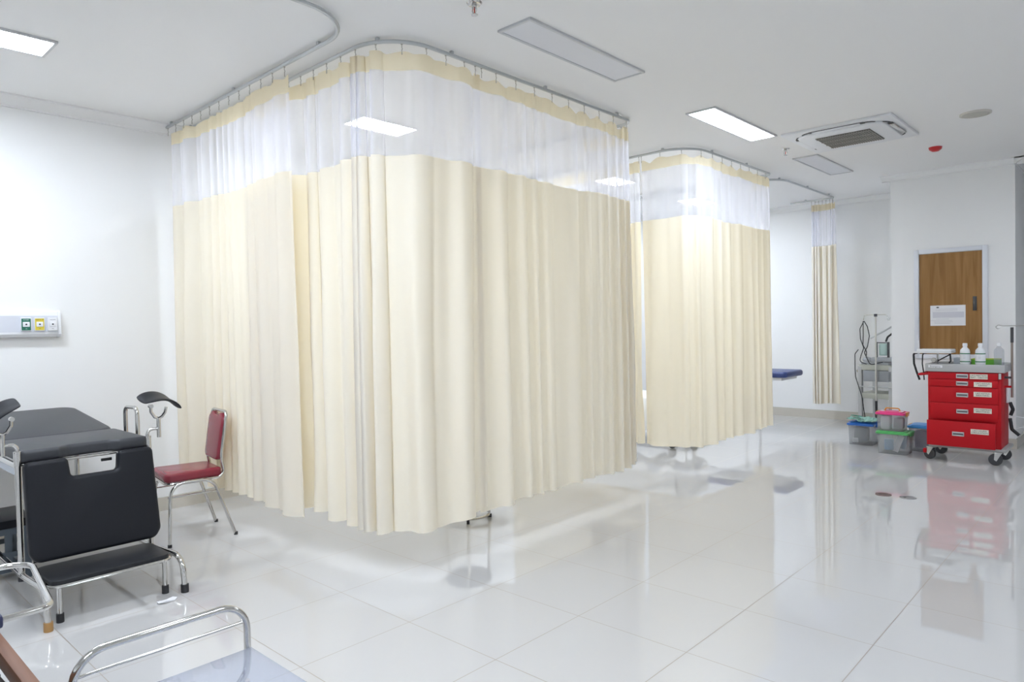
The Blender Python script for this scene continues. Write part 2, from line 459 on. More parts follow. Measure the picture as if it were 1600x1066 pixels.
def sprinkler(x, y, label):
    e = tag(empty('fire_sprinkler', (x, y, HC)), label, 'sprinkler', None)
    MB().lathe([(0, 0), (0.042, 0), (0.036, -0.008), (0.014, -0.012), (0, -0.012)], n=20).build('escutcheon', CHROME, e)
    b = MB(); b.lathe([(0, -0.01), (0.014, -0.01), (0.014, -0.026), (0, -0.026)], n=12)
    for s in (-1, 1): b.tube([(0, s*0.013, -0.024), (0, s*0.017, -0.04), (0, s*0.004, -0.062)], 0.003, 6)
    b.build('frame', STEEL, e)
    MB().lathe([(0, -0.026), (0.004, -0.028), (0.004, -0.054), (0, -0.056)], n=8).build('bulb', mat('sprinkler_bulb', (0.5, 0.06, 0.04), 0.2), e)
    MB().lathe([(0, -0.060), (0.018, -0.061), (0.018, -0.064), (0, -0.066)], n=16).build('deflector', STEEL, e)
sprinkler(2.60, 2.63, 'fire sprinkler hanging near the top picture edge above the large curtain')
sprinkler(6.98, 2.70, 'fire sprinkler hanging next to the air conditioner')

# ------------------------------------------------------------------ curtain rails
ZR = 3.142
def sample_path(pts, step=0.01):
    P = [Vector(p) for p in pts]; out = [P[0]]
    for a, b in zip(P, P[1:]):
        n = max(1, int((b-a).length/step))
        for k in range(1, n+1): out.append(a.lerp(b, k/n))
    return out
class Path:
    def __init__(s, pts):
        s.P = [Vector((p[0], p[1], 0)) for p in pts]
        s.S = [0.0]
        for a, b in zip(s.P, s.P[1:]): s.S.append(s.S[-1]+(b-a).length)
        s.L = s.S[-1]
    def at(s, t):
        t = max(0.0, min(s.L, t))
        import bisect
        i = min(max(bisect.bisect_right(s.S, t)-1, 0), len(s.P)-2)
        f = (t-s.S[i])/max(1e-9, s.S[i+1]-s.S[i])
        return s.P[i].lerp(s.P[i+1], f)
    def tangent(s, t):
        return (s.at(t+0.02)-s.at(t-0.02)).normalized()
def rail(path, label, brackets):
    e = tag(empty('curtain_rail', path.at(0)+Vector((0, 0, ZR))), label, 'curtain rail')
    o = path.at(0)+Vector((0, 0, ZR))
    pts = [p+Vector((0, 0, ZR))-o for p in path.P]
    MB().tube(pts, 0.0125, 8).build('track', ALU, e)
    for t in brackets:
        p = path.at(t)+Vector((0, 0, ZR))-o
        MB().box(p+Vector((0, 0, 0.012)), (0.022, 0.022, 0.03), 0.004).build('bracket', ALU, e)
    return e
pL = Path(fillet([(2.30, 5.93, 0), (2.285, 3.195, 0), (-2.5, 3.2, 0)], 0.33, 10))
p1 = Path(fillet([(2.45, 5.93, 0), (2.45, 3.185, 0), (5.0, 3.19, 0), (5.0, 5.93, 0)], [0, 0.32, 0.13, 0], 12))
p2 = Path(fillet([(6.03, 5.93, 0), (6.03, 3.235, 0), (7.96, 3.235, 0), (7.96, 5.93, 0)], [0, 0.32, 0.10, 0], 12))
p3 = Path(fillet([(8.14, 5.93, 0), (8.14, 3.25, 0), (10.15, 3.255, 0), (10.15, 3.86, 0)], [0, 0.35, 0.08, 0], 12))
rail(pL, 'grey ceiling track curving out above the black examination bed', [0.1, 1.2, 2.3, 2.95, 3.6, 4.6])
rail(p1, 'grey ceiling track carrying the large front curtain', [0.1, 1.4, 2.6, 3.1, 4.0, 4.9, 5.6, 7.0])
rail(p2, 'grey ceiling track carrying the second curtain', [0.1, 1.4, 2.4, 3.0, 3.8, 4.5, 6.0])
rail(p3, 'grey ceiling track curving to the bunched curtain at the end wall', [0.1, 1.4, 2.3, 2.7, 3.5, 4.3, 4.9])

# ------------------------------------------------------------------ curtains
def smooth_noise(seed, n=400):
    r = random.Random(seed); v = [r.uniform(-1, 1) for _ in range(n)]
    def f(x):
        i = math.floor(x); t = x-i; t = t*t*(3-2*t)
        return v[i % n]*(1-t)+v[(i+1) % n]*t
    return f
def curtain(path, s0, s1, seed, label, amp, wl, push=0.0, zb=0.255, z_top=3.09, hook=0.155, sag=0.02, z_h=2.985, z_s=2.49, flare=0.35, ds=0.01, sharp=1.5):
    """amp(s), wl(s): pleat depth and pleat length along the track; push: offset across the track"""
    r = random.Random(seed); nz1 = smooth_noise(seed+1); nz2 = smooth_noise(seed+2); nz3 = smooth_noise(seed+3)
    e = tag(empty('privacy_curtain', path.at((s0+s1)/2)), label, 'curtain')
    o = path.at((s0+s1)/2)
    N = max(20, int((s1-s0)/ds)); ss = [s0+(s1-s0)*i/N for i in range(N+1)]
    phi = [r.uniform(0, 6)]
    for a, b in zip(ss, ss[1:]):
        m = (a+b)/2
        phi.append(phi[-1]+2*pi*(b-a)/(wl(m)*(1+0.60*nz1(m/wl(m)*0.9))))
    T = math.tanh(sharp)
    def P(i, z):
        s = ss[i]; h = (3.08-z)/2.8
        dr = 1.1*h*nz2(s*2.3+7) + 0.5*nz3(s*3.1+z*1.3)*h
        ph = phi[i]+dr
        A = amp(s)*(0.55+0.75*min(1, h*1.6)+flare*h*h)*(0.80+0.50*nz2(s*4.1))
        wv = math.tanh(sharp*sin(ph))/T*0.8+0.2*sin(2*ph+1.3)+0.25*nz3(s*9+z*0.7)*h
        d = A*wv+(push(s) if callable(push) else push)
        # pleats lean along the track a little
        sl = 0.30*amp(s)*cos(2*ph)
        t = path.tangent(s); nrm = Vector((-t.y, t.x, 0))
        return path.at(max(s0, min(s1, s+sl)))+nrm*d-o
    def strip(za, zb_, n, top=None, bot=None):
        rows = []
        for k in range(n+1):
            row = []
            for i in range(N+1):
                a = za-(top(i) if top else 0); b = zb_+(bot(i) if bot else 0)
                z = a+(b-a)*k/n
                p = P(i, z); p.z = z; row.append(p)
            rows.append(row)
        return rows
    nh = max(2, round((s1-s0)/hook)); hs = (s1-s0)/nh
    def topsag(i): return sag*(sin(pi*((ss[i]-s0)/hs))**2)*(0.6+0.5*nz1(ss[i]*4))
    def seam(i): return 0.012*nz1(ss[i]*3.0)
    b1 = lambda i: 0.02*nz2(ss[i]*2.1)+0.012*nz3(ss[i]*8)
    hd = MB(); hd.grid(strip(z_top, z_h, 4, topsag, seam)); hd.build('header', HEAD, e, angle=180)
    sh = MB(); sh.grid(strip(z_h, z_s, 8, lambda i: -seam(i), seam)); sh.build('mesh_panel', SHEER, e, angle=180)
    dp = MB(); dp.grid(strip(z_s, zb, 26, lambda i: -seam(i), b1)); dp.build('drape', DRAPE, e, angle=180)
    hk = MB()
    hk.tube([(0, 0, 0), (0, 0, -0.02), (0.004, 0, -0.028), (0, 0, -0.036), (0, 0, -0.062)], 0.0032, 6)
    hk.lathe([(0, -0.004), (0.007, -0.004), (0.007, 0.004), (0, 0.004)], n=8)
    proto = None
    for k in range(nh+1):
        s = min(s1-0.002, max(s0+0.002, s0+k*hs))
        h = hk.build('curtain_hook', STEEL, e) if proto is None else proto.copy()
        if proto is None: proto = h
        else: COL.objects.link(h); h.parent = e
        h.location = path.at(s)-o+Vector((0, 0, ZR-0.012))
    return e
# bay of the black bed: drawn back against the track beside the chair
curtain(pL, 0.02, 1.90, 11, 'cream curtain hanging behind the maroon chair', lambda s: 0.022 if 0.5 < s < 1.2 else 0.036, lambda s: 0.21, push=lambda s: 0.018+0.037*max(0.0, 1-((s-0.85)/0.55)**4), zb=0.265)
# first bay, near corner (runs from the side, round the corner, to the gap in front)
def amp1(s): return 0.050 if 2.25 < s < 2.62 else (0.038 if s > 2.62 else 0.045)
def wl1(s): return 0.10 if 2.28 < s < 2.62 else (0.26 if s > 2.62 else 0.22)
curtain(p1, 1.20, 3.36, 23, 'cream curtain wrapping the rounded near corner of the first bay', amp1, wl1, zb=0.255)
curtain(p1, 3.30, 5.62, 31, 'wide cream curtain across the front of the first bay, right of its corner', lambda s: 0.026 if s < 5.1 else 0.03, lambda s: 0.27 if s < 4.9 else 0.17, push=0.015, zb=0.265, hook=0.20, sag=0.04, sharp=1.0)
curtain(p2, 0.30, 2.13, 43, 'cream curtain strip at the left of the second bay, behind the first bay', lambda s: 0.03, lambda s: 0.25, zb=0.25)
curtain(p2, 2.155, 4.72, 47, 'yellowish cream curtain wrapping the corner of the second bay', lambda s: 0.022, lambda s: 0.24, zb=0.25, hook=0.22, sag=0.045, sharp=1.0)
curtain(p3, 4.47, 4.82, 53, 'narrow bunched cream curtain hanging by the end wall', lambda s: 0.055, lambda s: 0.075, zb=0.27, hook=0.05, ds=0.004, z_top=3.08)

# ------------------------------------------------------------------ bed head panel on the head wall
bp = tag(empty('bed_head_panel', (0.3, YW, 1.545)), 'white medical gas panel with coloured outlets on the head wall', 'wall panel')
MB().prism([(-0.0, -0.095), (-0.05, -0.09), (-0.062, -0.07), (-0.062, 0.06), (-0.05, 0.09), (-0.03, 0.098), (0, 0.098)], -1.6, 1.185, 'yz').build('body', WHITEP, bp, angle=25)
MB().prism([(-0.0, -0.098), (-0.052, -0.093), (-0.066, -0.072), (-0.066, 0.062), (-0.053, 0.093), (-0.03, 0.102), (0, 0.102)], 1.185, 1.205, 'yz', 0.003).build('end_cap', WHITEP, bp, angle=25)
MB().span((-1.6, -0.0635, -0.055), (1.182, -0.0615, 0.062)).build('front_strip', mat('panel_strip', (0.66, 0.68, 0.74), 0.4), bp, smooth=False)
for x, colr, word, foot in ((0.985, (0.015, 0.16, 0.10), 'OXYGEN', 'O2'), (1.067, (0.72, 0.58, 0.06), 'MEDICAL AIR', 'AIR'), (1.148, (0.78, 0.78, 0.80), 'VACUUM', 'VAC')):
    ob = MB().box((x, -0.070, 0.0), (0.064, 0.014, 0.096), 0.003).build('gas_outlet', WHITEP, bp)
    MB().box((x, -0.0775, 0.0), (0.056, 0.002, 0.084)).build('colour_plate', mat('plate_'+word.lower().replace(' ', '_'), colr, 0.4), ob, smooth=False)
    MB().box((x, -0.080, 0.0), (0.042, 0.006, 0.036), 0.004).build('socket_face', WHITEP, ob)
    MB().lathe([(0, 0), (0.006, 0), (0.005, 0.003), (0, 0.003)], n=12, M=Matrix.Translation((x, -0.083, 0)) @ Matrix.Rotation(pi/2, 4, 'X')).build('socket_hole', INK, ob)
    ink = WHITEP if x < 1 else INK
    text('lettering', word, 0.0085, Matrix.Translation((x, -0.0788, 0.032)) @ FACE_NY, ink, ob)
    text('lettering', foot, 0.0075, Matrix.Translation((x, -0.0788, -0.032)) @ FACE_NY, ink, ob)

# ------------------------------------------------------------------ black examination bed
bed = tag(empty('examination_bed', (1.215, 5.0, 0)), 'black vinyl gynaecological examination bed with stirrups against the head wall', 'examination bed')
def loc(p): return Vector(p)-Vector((1.215, 5.0, 0))
bx0, bx1 = 0.895, 1.54
tr = 0.0155
def bt(pts, r=tr, fr_=0.0, n=12):
    return MB().tube([loc(p) for p in (fillet(pts, fr_) if fr_ else pts)], r, n)
for x in (bx0, bx1):
    o_ = bt([(x, 4.40, 0.19), (x, 4.40, 0.845)]).build('leg', CHROME, bed)
    so = bt([(x, 4.40, 0.78), (x, 4.40, 0.855)], 0.019).build('stirrup_socket', CHROME, o_)
    bt([(x, 4.40, 0.168), (x, 4.40, 0.192)], 0.017).build('leg_cap', RUBBER, o_)
    o_ = bt([(x, 5.80, 0.03), (x, 5.80, 0.78)]).build('leg', CHROME, bed)
    bt([(x, 5.80, 0.0), (x, 5.80, 0.035)], 0.019).build('rubber_foot', RUBBER, o_)
fb = MB()
for x in (bx0, bx1):
    fb.tube([loc(p) for p in ((x, 4.40, 0.775), (x, 5.80, 0.775))], tr)
for y in (4.40, 5.80):
    fb.tube([loc(p) for p in ((bx0, y, 0.783), (bx1, y, 0.783))], 0.009)
fb.tube([loc(p) for p in ((bx0, 4.93, 0.775), (bx1, 4.93, 0.775))], 0.012)
fb.build('frame', CHROME, bed)
for i, (x, xo) in enumerate(((bx0, 0.915), (bx1, 1.575))):
    o_ = MB().tube([loc(p) for p in fillet([(x, 5.80, 0.20), (x, 4.36, 0.20), (xo, 4.035, 0.20), (xo+0.004, 4.02, 0.03)], [0, 0.5, 0.12, 0], 8)], tr).build('base_rail', CHROME, bed)
    c_ = mat('orange_tape', (0.42, 0.23, 0.08), 0.5) if i == 0 else RUBBER
    bt([(xo+0.004, 4.02, 0.0), (xo+0.004, 4.02, 0.045)], 0.021).build('rubber_foot', c_, o_)
# step
MB().prism([(p[0]-1.215, p[1]-5.0) for p in rrect(0.945, 4.05, 1.525, 4.385, 0.05)], 0.205, 0.226, 'xy', 0.003).build('step_board', mat('scuffed_black', (0.020, 0.021, 0.024), 0.45, spec=0.3, noise=(18, 0.35)), bed)
MB().tube([loc(p) for p in fillet([(0.94, 4.39, 0.198), (0.94, 4.045, 0.198), (1.53, 4.045, 0.198), (1.53, 4.39, 0.198)], 0.06, 5, True)], 0.010, 8, True).build('step_frame', CHROME, bed)
for x, y in ((0.99, 4.10), (1.50, 4.09)):
    o_ = bt([(x, y, 0.03), (x, y, 0.20)], 0.013).build('step_leg', CHROME, bed)
    bt([(x, y, 0.0), (x, y, 0.045)], 0.018).build('rubber_foot', RUBBER, o_)
# cushions
def cushion(poly_rows, name, m):
    b = MB(); b.grid(poly_rows); return b.build(name, m, bed)
MB().prism([(p[0]-1.215, p[1]-5.0) for p in fillet([(bx0+0.005, 4.375, 0), (1.08, 4.375, 0), (1.13, 4.41, 0), (1.33, 4.41, 0), (1.38, 4.375, 0), (bx1-0.005, 4.375, 0), (bx1-0.005, 4.93, 0), (bx0+0.005, 4.93, 0)], [0.03]*8, 4, True)],
           0.79, 0.858, 'xy', 0.02).build('seat_cushion', GREYV, bed)
ang = math.atan2(0.085, 0.87)
Mb = Matrix.Translation(loc((1.2175, 4.94, 0.79))) @ Matrix.Rotation(ang, 4, 'X')
MB().prism([(p[0], p[1]) for p in rrect(-0.3175, 0.0, 0.3175, 0.90, 0.10, 6)], 0.0, 0.066, 'xy', 0.024, M=Mb).build('back_cushion', GREYV, bed)
st = MB(); st.tube([loc((bx0, 5.55, 0.78)), loc((bx0, 5.55, 0.86))], 0.01, 8); st.tube([loc((bx1, 5.55, 0.78)), loc((bx1, 5.55, 0.86))], 0.01, 8)
st.build('back_support', CHROME, bed)
# foot panel with its notch, hanging from the seat edge
fp = [(-0.318, 0.05), (-0.318, 0.53), (-0.115, 0.53), (-0.105, 0.425), (0.125, 0.425), (0.135, 0.53), (0.318, 0.53), (0.332, 0.05), (0.30, 0.0), (-0.29, 0.0)]
fpp = [(p.x, p.y) for p in fillet([(a, b, 0) for a, b in fp], [0.06, 0.03, 0.025, 0.02, 0.02, 0.025, 0.03, 0.06, 0.05, 0.05], 5, True)]
Mp = Matrix.Translation(loc((1.225, 4.295, 0.272))) @ Matrix.Rotation(-0.13, 4, 'X')
MB().prism(fpp, -0.035, 0.035, 'xz', 0.022, 4, M=Mp).build('foot_panel', BLACKV, bed)
MB().tube([Mp @ Vector(p) for p in ((-0.29, 0.04, 0.005), (0.30, 0.04, 0.005))], 0.008, 8).build('panel_edge_rod', CHROME, bed)
MB().tube([loc(p) for p in ((0.93, 4.385, 0.786), (1.52, 4.385, 0.786))], 0.007, 8).build('hinge_rod', CHROME, bed)
MB().box(loc((1.325, 4.43, 0.745)), (0.055, 0.012, 0.016), 0.002).build('strap', RUBBER, bed)
# grab handle
MB().tube([loc(p) for p in fillet([(1.585, 4.90, 0.76), (1.585, 4.90, 0.992), (1.585, 4.69, 0.998), (1.585, 4.69, 0.76)], 0.045)], 0.0125).build('grab_handle', CHROME, bed)
bt([(bx1, 4.90, 0.77), (1.585, 4.90, 0.77)], 0.010).build('grab_bracket', CHROME, bed)
# stirrups
def stirrup(side):
    x = bx1 if side > 0 else bx0
    o_ = MB().tube([loc(p) for p in fillet([(x, 4.40, 0.80), (x, 4.40, 0.893), (x+side*0.06, 4.395, 0.893)], 0.03)], 0.0095, 10).build('stirrup_arm', CHROME, bed)
    px = x+side*0.063
    MB().tube([loc(p) for p in ((px, 4.395, 0.84), (px, 4.395, 0.955))], 0.011, 10).build('stirrup_post', CHROME, o_)
    U = [(px-side*0.042, 4.395, 1.035), (px-side*0.040, 4.395, 0.995), (px-side*0.02, 4.395, 0.962), (px, 4.395, 0.953), (px+side*0.02, 4.395, 0.962), (px+side*0.038, 4.395, 0.985), (px+side*0.046, 4.395, 1.018)]
    MB().tube([loc(p) for p in U], 0.009, 8).build('stirrup_fork', CHROME, o_)
    kn = MB()
    kn.lathe([(0, -0.014), (0.012, -0.014), (0.012, 0.014), (0, 0.014)], n=12, M=Matrix.Translation(loc((px-side*0.042, 4.395, 1.03))) @ Matrix.Rotation(pi/2, 4, 'X'))
    kn.build('fork_knob', CHROME, o_)
    # calf rest: an arched pad tilted outwards
    b = bmesh.new(); nx, ny = 12, 6
    def pad(i, j, t):
        u = -1+2*i/nx; v = -1+2*j/ny
        a = 0.045*(1-u*u) - 0.010*(1-v*v)
        sh_ = 1-0.25*max(0, abs(u)-0.5)**2*4
        return Vector((u*0.120, v*0.075*sh_, a+(0.010 if t else -0.010)*(1-0.5*max(abs(u), abs(v))**4)))
    T = [[b.verts.new(pad(i, j, True)) for j in range(ny+1)] for i in range(nx+1)]
    B = [[b.verts.new(pad(i, j, False)) for j in range(ny+1)] for i in range(nx+1)]
    for i in range(nx):
        for j in range(ny):
            b.faces.new((T[i][j], T[i+1][j], T[i+1][j+1], T[i][j+1])); b.faces.new((B[i][j], B[i][j+1], B[i+1][j+1], B[i+1][j]))
    for i in range(nx):
        b.faces.new((T[i][0], B[i][0], B[i+1][0], T[i+1][0])); b.faces.new((T[i][ny], T[i+1][ny], B[i+1][ny], B[i][ny]))
    for j in range(ny):
        b.faces.new((T[0][j], T[0][j+1], B[0][j+1], B[0][j])); b.faces.new((T[nx][j], B[nx][j], B[nx][j+1], T[nx][j+1]))
    bmesh.ops.recalc_face_normals(b, faces=b.faces)
    q = MB()
    q._add(b, Matrix.Translation(loc((px+side*0.008, 4.395, 1.045 if side > 0 else 1.03))) @ Matrix.Rotation(0.30 if side > 0 else -0.95, 4, 'Y') @ Matrix.Rotation(0.25, 4, 'X') @ Matrix.Rotation(side*0.25, 4, 'Z'))
    q.build('calf_rest', BLACKV, o_, sub=1)
stirrup(1); stirrup(-1)
MB().span(loc((0.90, 4.46, 0.715)), loc((0.912, 5.74, 0.765))).build('side_rail', mat('side_rail_grey', (0.52, 0.56, 0.62), 0.3, 0.5), bed, smooth=False)

# dark step stool under the bed
fs = tag(empty('step_stool', (0.72, 5.2, 0)), 'dark step stool with black top tucked under the examination bed', 'step stool')
MB().box((0.12, 0, 0.345), (0.50, 0.42, 0.05), 0.01).build('stool_top', BLACKV, fs)
for sx in (-0.10, 0.335):
    for sy in (-0.18, 0.18):
        MB().box((sx, sy, 0.16), (0.035, 0.025, 0.32), 0.003).build('leg', STOOLM, fs)
s_ = MB()
for sy in (-0.18, 0.18):
    s_.box((0.118, sy, 0.30), (0.40, 0.02, 0.04)); s_.box((0.118, sy, 0.16), (0.40, 0.018, 0.03)); s_.box((0.118, sy, 0.07), (0.40, 0.018, 0.03))
    s_.box((0.24, sy, 0.18), (0.035, 0.016, 0.24))
for sx in (-0.10, 0.335): s_.box((sx, 0, 0.30), (0.02, 0.34, 0.04)); s_.box((sx, 0, 0.07), (0.018, 0.34, 0.03))
s_.build('crossbars', STOOLM, fs)

# ------------------------------------------------------------------ maroon chair
ch = tag(empty('visitor_chair', (2.075, 5.12, 0), -0.126), 'maroon vinyl chair with chrome legs beside the black bed', 'chair')
seat = fillet([(-0.215, -0.17, 0), (-0.19, -0.20, 0), (0.17, -0.175, 0), (0.17, 0.175, 0), (-0.19, 0.20, 0), (-0.215, 0.17, 0)], [0.06, 0.06, 0.04, 0.04, 0.06, 0.06], 5, True)
MB().prism([(p.x, p.y) for p in seat], 0.432, 0.492, 'xy', 0.018, 4).build('seat', REDV, ch)
MB().tube([(p.x*0.97, p.y*0.97, 0.425) for p in seat], 0.009, 8, True).build('seat_rim', CHROME, ch)
for s in (-1, 1):
    y = s*0.20
    yb = s*0.225
    p = fillet([(-0.205, yb, 0.0), (-0.185, y, 0.425), (0.095, y, 0.425), (0.235, yb, 0.0)], [0, 0.10, 0.10, 0], 8)
    i = len(p)//2
    fl_ = MB().tube(p[:i], 0.0115, 10).build('leg', CHROME, ch)
    rl_ = MB().tube(p[i-1:], 0.0115, 10).build('leg', CHROME, ch)
    MB().lathe([(0, 0), (0.014, 0), (0.014, 0.02), (0, 0.02)], (-0.2055, yb, 0), 12).build('foot_cap', RUBBER, fl_)
    MB().lathe([(0, 0), (0.014, 0), (0.014, 0.02), (0, 0.02)], (0.235, yb, 0), 12).build('foot_cap', RUBBER, rl_)
    MB().tube([(-0.205, y*1.02, 0.335), (0.135, y*1.02, 0.335)], 0.006, 8).build('stretcher', CHROME, ch)
bk = [(0.02, -0.165, 0.418), (0.195, -0.165, 0.425), (0.165, -0.165, 0.55), (0.215, -0.16, 0.885), (0.215, 0.16, 0.885), (0.165, 0.165, 0.55), (0.195, 0.165, 0.425), (0.02, 0.165, 0.418)]
MB().tube(fillet(bk, [0, 0.06, 0.3, 0.045, 0.045, 0.3, 0.06, 0], 8), 0.0115, 10).build('back_frame', CHROME, ch)
bpoly = fillet([(-0.150, 0.0, 0), (0.150, 0.0, 0), (0.155, 0.30, 0), (0.10, 0.345, 0), (0.04, 0.325, 0), (-0.04, 0.325, 0), (-0.10, 0.345, 0), (-0.155, 0.30, 0)], [0.05, 0.05, 0.04, 0.03, 0.04, 0.04, 0.03, 0.04], 5, True)
MB().prism([(p.x, p.y) for p in bpoly], -0.022, 0.022, 'yz', 0.014, 4, M=Matrix.Translation((0.160, 0, 0.535)) @ Matrix.Rotation(0.145, 4, 'Y')).build('backrest', REDV, ch)

# ------------------------------------------------------------------ near furniture at the lower left
tl = tag(empty('instrument_trolley', (0.69, 1.55, 0)), 'chrome trolley with clear acrylic top and rounded end rail', 'trolley')
yh = 0.30
hoop = fillet([(-0.225, yh, 0.48), (-0.225, yh, 0.718), (0.20, yh, 0.718), (0.20, yh, 0.48)], 0.075, 8, True)
MB().tube(hoop, 0.0095, 14, True).build('end_rail', CHROME, tl)
MB().tube([(-0.222, yh, 0.665), (0.198, yh, 0.665)], 0.0045, 10).build('thin_bar', CHROME, tl)
MB().span((-0.24, -0.30, 0.585), (0.205, yh-0.012, 0.593), 0.001).build('acrylic_top', glass_mat('clear_acrylic', (0.62, 0.65, 0.74), 0.74, 0.02), tl)
for x in (-0.225, 0.20):
    for y in (-0.28, yh):
        lg = MB().tube([(x*0.97, y, 0.09), (x*0.97, y, 0.58 if y < 0 else 0.50)], 0.0095, 10).build('leg', CHROME, tl)
        MB().lathe([(0, -0.012), (0.04, -0.012), (0.04, 0.012), (0, 0.012)], n=20, M=Matrix.Translation((x*0.97, y, 0.04)) @ Matrix.Rotation(pi/2, 4, 'X')).build('caster', DARKP, lg)
        MB().box((x*0.97, y, 0.075), (0.03, 0.03, 0.04), 0.004).build('caster_fork', STEEL, lg)

co = tag(empty('delivery_couch', (0.0, 1.6, 0)), 'black padded couch with brown wooden edge in the lower left corner', 'couch')
MB().span((0.368, -0.9, 0.655), (0.398, 0.72, 0.70), 0.006).span((-0.40, -0.9, 0.655), (-0.35, 0.72, 0.70), 0.006).build('wooden_edge', WALNUT, co)
MB().span((-0.35, -0.9, 0.63), (0.355, 0.70, 0.66)).build('base_board', DARKP, co, smooth=False)
b = bmesh.new(); nx, ny = 20, 70; rows = []
for j in range(ny+1):
    v = j/ny; row = []
    for i in range(nx+1):
        u = -1+2*i/nx
        edge = (1-abs(u)**6)**0.5*(1-abs(2*v-1)**18)**0.5
        wr = 0.006*sin(v*150+2*u)*max(0, abs(u)-0.45)/0.55+0.003*sin(v*61+u*5)
        row.append((u*0.362+0.004*sin(v*150), -0.89+1.57*v, 0.655+0.095*edge+wr*edge))
    rows.append(row)
b.free()
MB().grid(rows).build('cushion', BLACKV, co, angle=180)
for x in (-0.37, 0.37):
    for y in (-0.85, 0.68): MB().tube([(x, y, 0), (x, y, 0.655)], 0.018, 12).build('leg', CHROME, co)
sr = fillet([(0.39, 0.645, 0.715), (0.535, 0.70, 0.70), (0.600, 1.235, 0.70), (0.33, 1.165, 0.70), (0.33, 0.70, 0.70)], [0, 0.055, 0.075, 0.06, 0], 8)
MB().tube(sr, 0.0095, 14).build('side_rail', CHROME, co)
MB().box((0.385, 0.645, 0.715), (0.05, 0.04, 0.035), 0.008).build('rail_clamp', mat('navy_plastic', (0.03, 0.035, 0.09), 0.35), co)

# ------------------------------------------------------------------ floor odds and ends
lt = [(-0.045, -0.018), (-0.01, -0.024), (0.035, -0.02), (0.058, 0.0), (0.04, 0.02), (0.0, 0.012), (-0.03, 0.022), (-0.05, 0.005)]
b = MB(); b.prism(lt, 0.0, 0.004, 'xy'); o_ = b.build('paper_scrap', PAPER); o_.location = (1.455, 3.955, 0.001)
for i, v in enumerate(o_.data.vertices): v.co.z += 0.006*(i % 3 == 0)+0.003*(i % 2)
tag(o_, 'crumpled white scrap of paper lying on the floor by the bed step', 'paper scrap')
for (x, y), cap, lab in (((6.288, 1.655), 'cap_brown', 'brownish round floor cap, farther of the two set in the tiles'), ((6.296, 1.472), 'cap_grey', 'grey round metal floor cap, nearer of the two set in the tiles')):
    e = tag(empty('floor_cap', (x, y, 0)), lab, 'floor cap')
    MB().lathe([(0, 0), (0.062, 0), (0.060, 0.004), (0.05, 0.005), (0, 0.005)], n=32).build('cover', mat(cap, (0.20, 0.12, 0.11) if cap == 'cap_brown' else (0.32, 0.32, 0.33), 0.3, 0.6), e)
    MB().lathe([(0, 0), (0.012, 0), (0.012, 0.0015), (0, 0.0015)], (-0.02, 0.02, 0.005), 12).build('lift_hole', DARKP, e)

# revolving stool inside the first bay; its ring shows under the curtain
rs = tag(empty('ring_base_stool', (3.63, 3.86, 0)), 'stool whose chrome ring base shows below the large curtain hem', 'stool')
MB().tube([(0.165*cos(a), 0.165*sin(a), 0.034) for a in [i*2*pi/40 for i in range(40)]], 0.010, 8, True).build('base_ring', CHROME, rs)
for k in range(4):
    a = k*pi/2-0.75
    lg = MB().tube([(0.165*cos(a), 0.165*sin(a), 0.034), (0.15*cos(a), 0.15*sin(a), 0.43)], 0.010, 8).build('leg', CHROME, rs)
    MB().box((0, 0, 0.014), (0.035, 0.022, 0.026), 0.004, M=Matrix.Translation((0.165*cos(a), 0.165*sin(a), 0)) @ Matrix.Rotation(a, 4, 'Z')).build('glide', RUBBER, lg)
MB().lathe([(0, 0.43), (0.17, 0.43), (0.18, 0.45), (0.17, 0.48), (0, 0.49)], n=32).build('seat', BLACKV, rs)

# bed and trolley in the second bay, seen only under the hem and as reflections
hb = tag(empty('hospital_bed', (7.42, 4.98, 0)), 'white sheeted bed glimpsed below the hem of the second curtain', 'bed')
MB().box((0, 0, 0.36), (0.66, 1.9, 0.07), 0.01).build('bed_frame', WHITEM, hb)
MB().box((0, 0, 0.50), (0.70, 1.9, 0.16), 0.03, 3).build('mattress', WHITEM, hb)
sheet = []
for i in range(41):
    u = i/40
    sheet.append([(x, -0.97+1.3*u+0.012*sin(u*60+k*2), 0.59-z) for k, (x, z) in enumerate(((-0.40, 0.36+0.05*sin(u*23)), (-0.385, 0.15), (-0.365, 0.02), (-0.34, 0.0), (0.34, 0.0), (0.365, 0.02), (0.385, 0.15), (0.40, 0.34+0.05*sin(u*17))))])
ends = [[(-0.37+0.74*i/24, -0.975-0.02*abs(sin(i*0.9))*z*3, 0.588-z*(1+0.12*sin(i*0.7))) for i in range(25)] for z in (0, 0.1, 0.2, 0.32)]
MB().grid(sheet).grid(ends).build('sheet', WHITEM, hb, angle=180)
for sx in (-0.26, 0.26):
    for sy in (-0.86, 0.86):
        lg = MB().box((sx, sy, 0.22), (0.04, 0.04, 0.24), 0.005).build('leg', WHITEM, hb)
        MB().lathe([(0, -0.015), (0.05, -0.015), (0.05, 0.015), (0, 0.015)], n=24, M=Matrix.Translation((sx, sy, 0.05)) @ Matrix.Rotation(pi/2, 4, 'Y')).build('caster', DARKP, lg)

# blue couch in the third bay
bc = tag(empty('blue_couch', (9.22, 4.45, 0)), 'navy blue padded couch end showing past the second curtain', 'couch')
MB().prism(rrect(-0.30, -0.98, 0.30, 0.98, 0.05), 0.715, 0.795, 'xy', 0.03, 4).build('mattress', BLUEV, bc)
MB().box((0, 0, 0.695), (0.52, 1.8, 0.04), 0.004).build('base', WHITEM, bc)
for sx in (-0.22, 0.22):
    for sy in (-0.40, 0.75):
        MB().tube([(sx, sy, 0.0), (sx, sy, 0.68)], 0.02, 10).build('leg', WHITEM, bc)

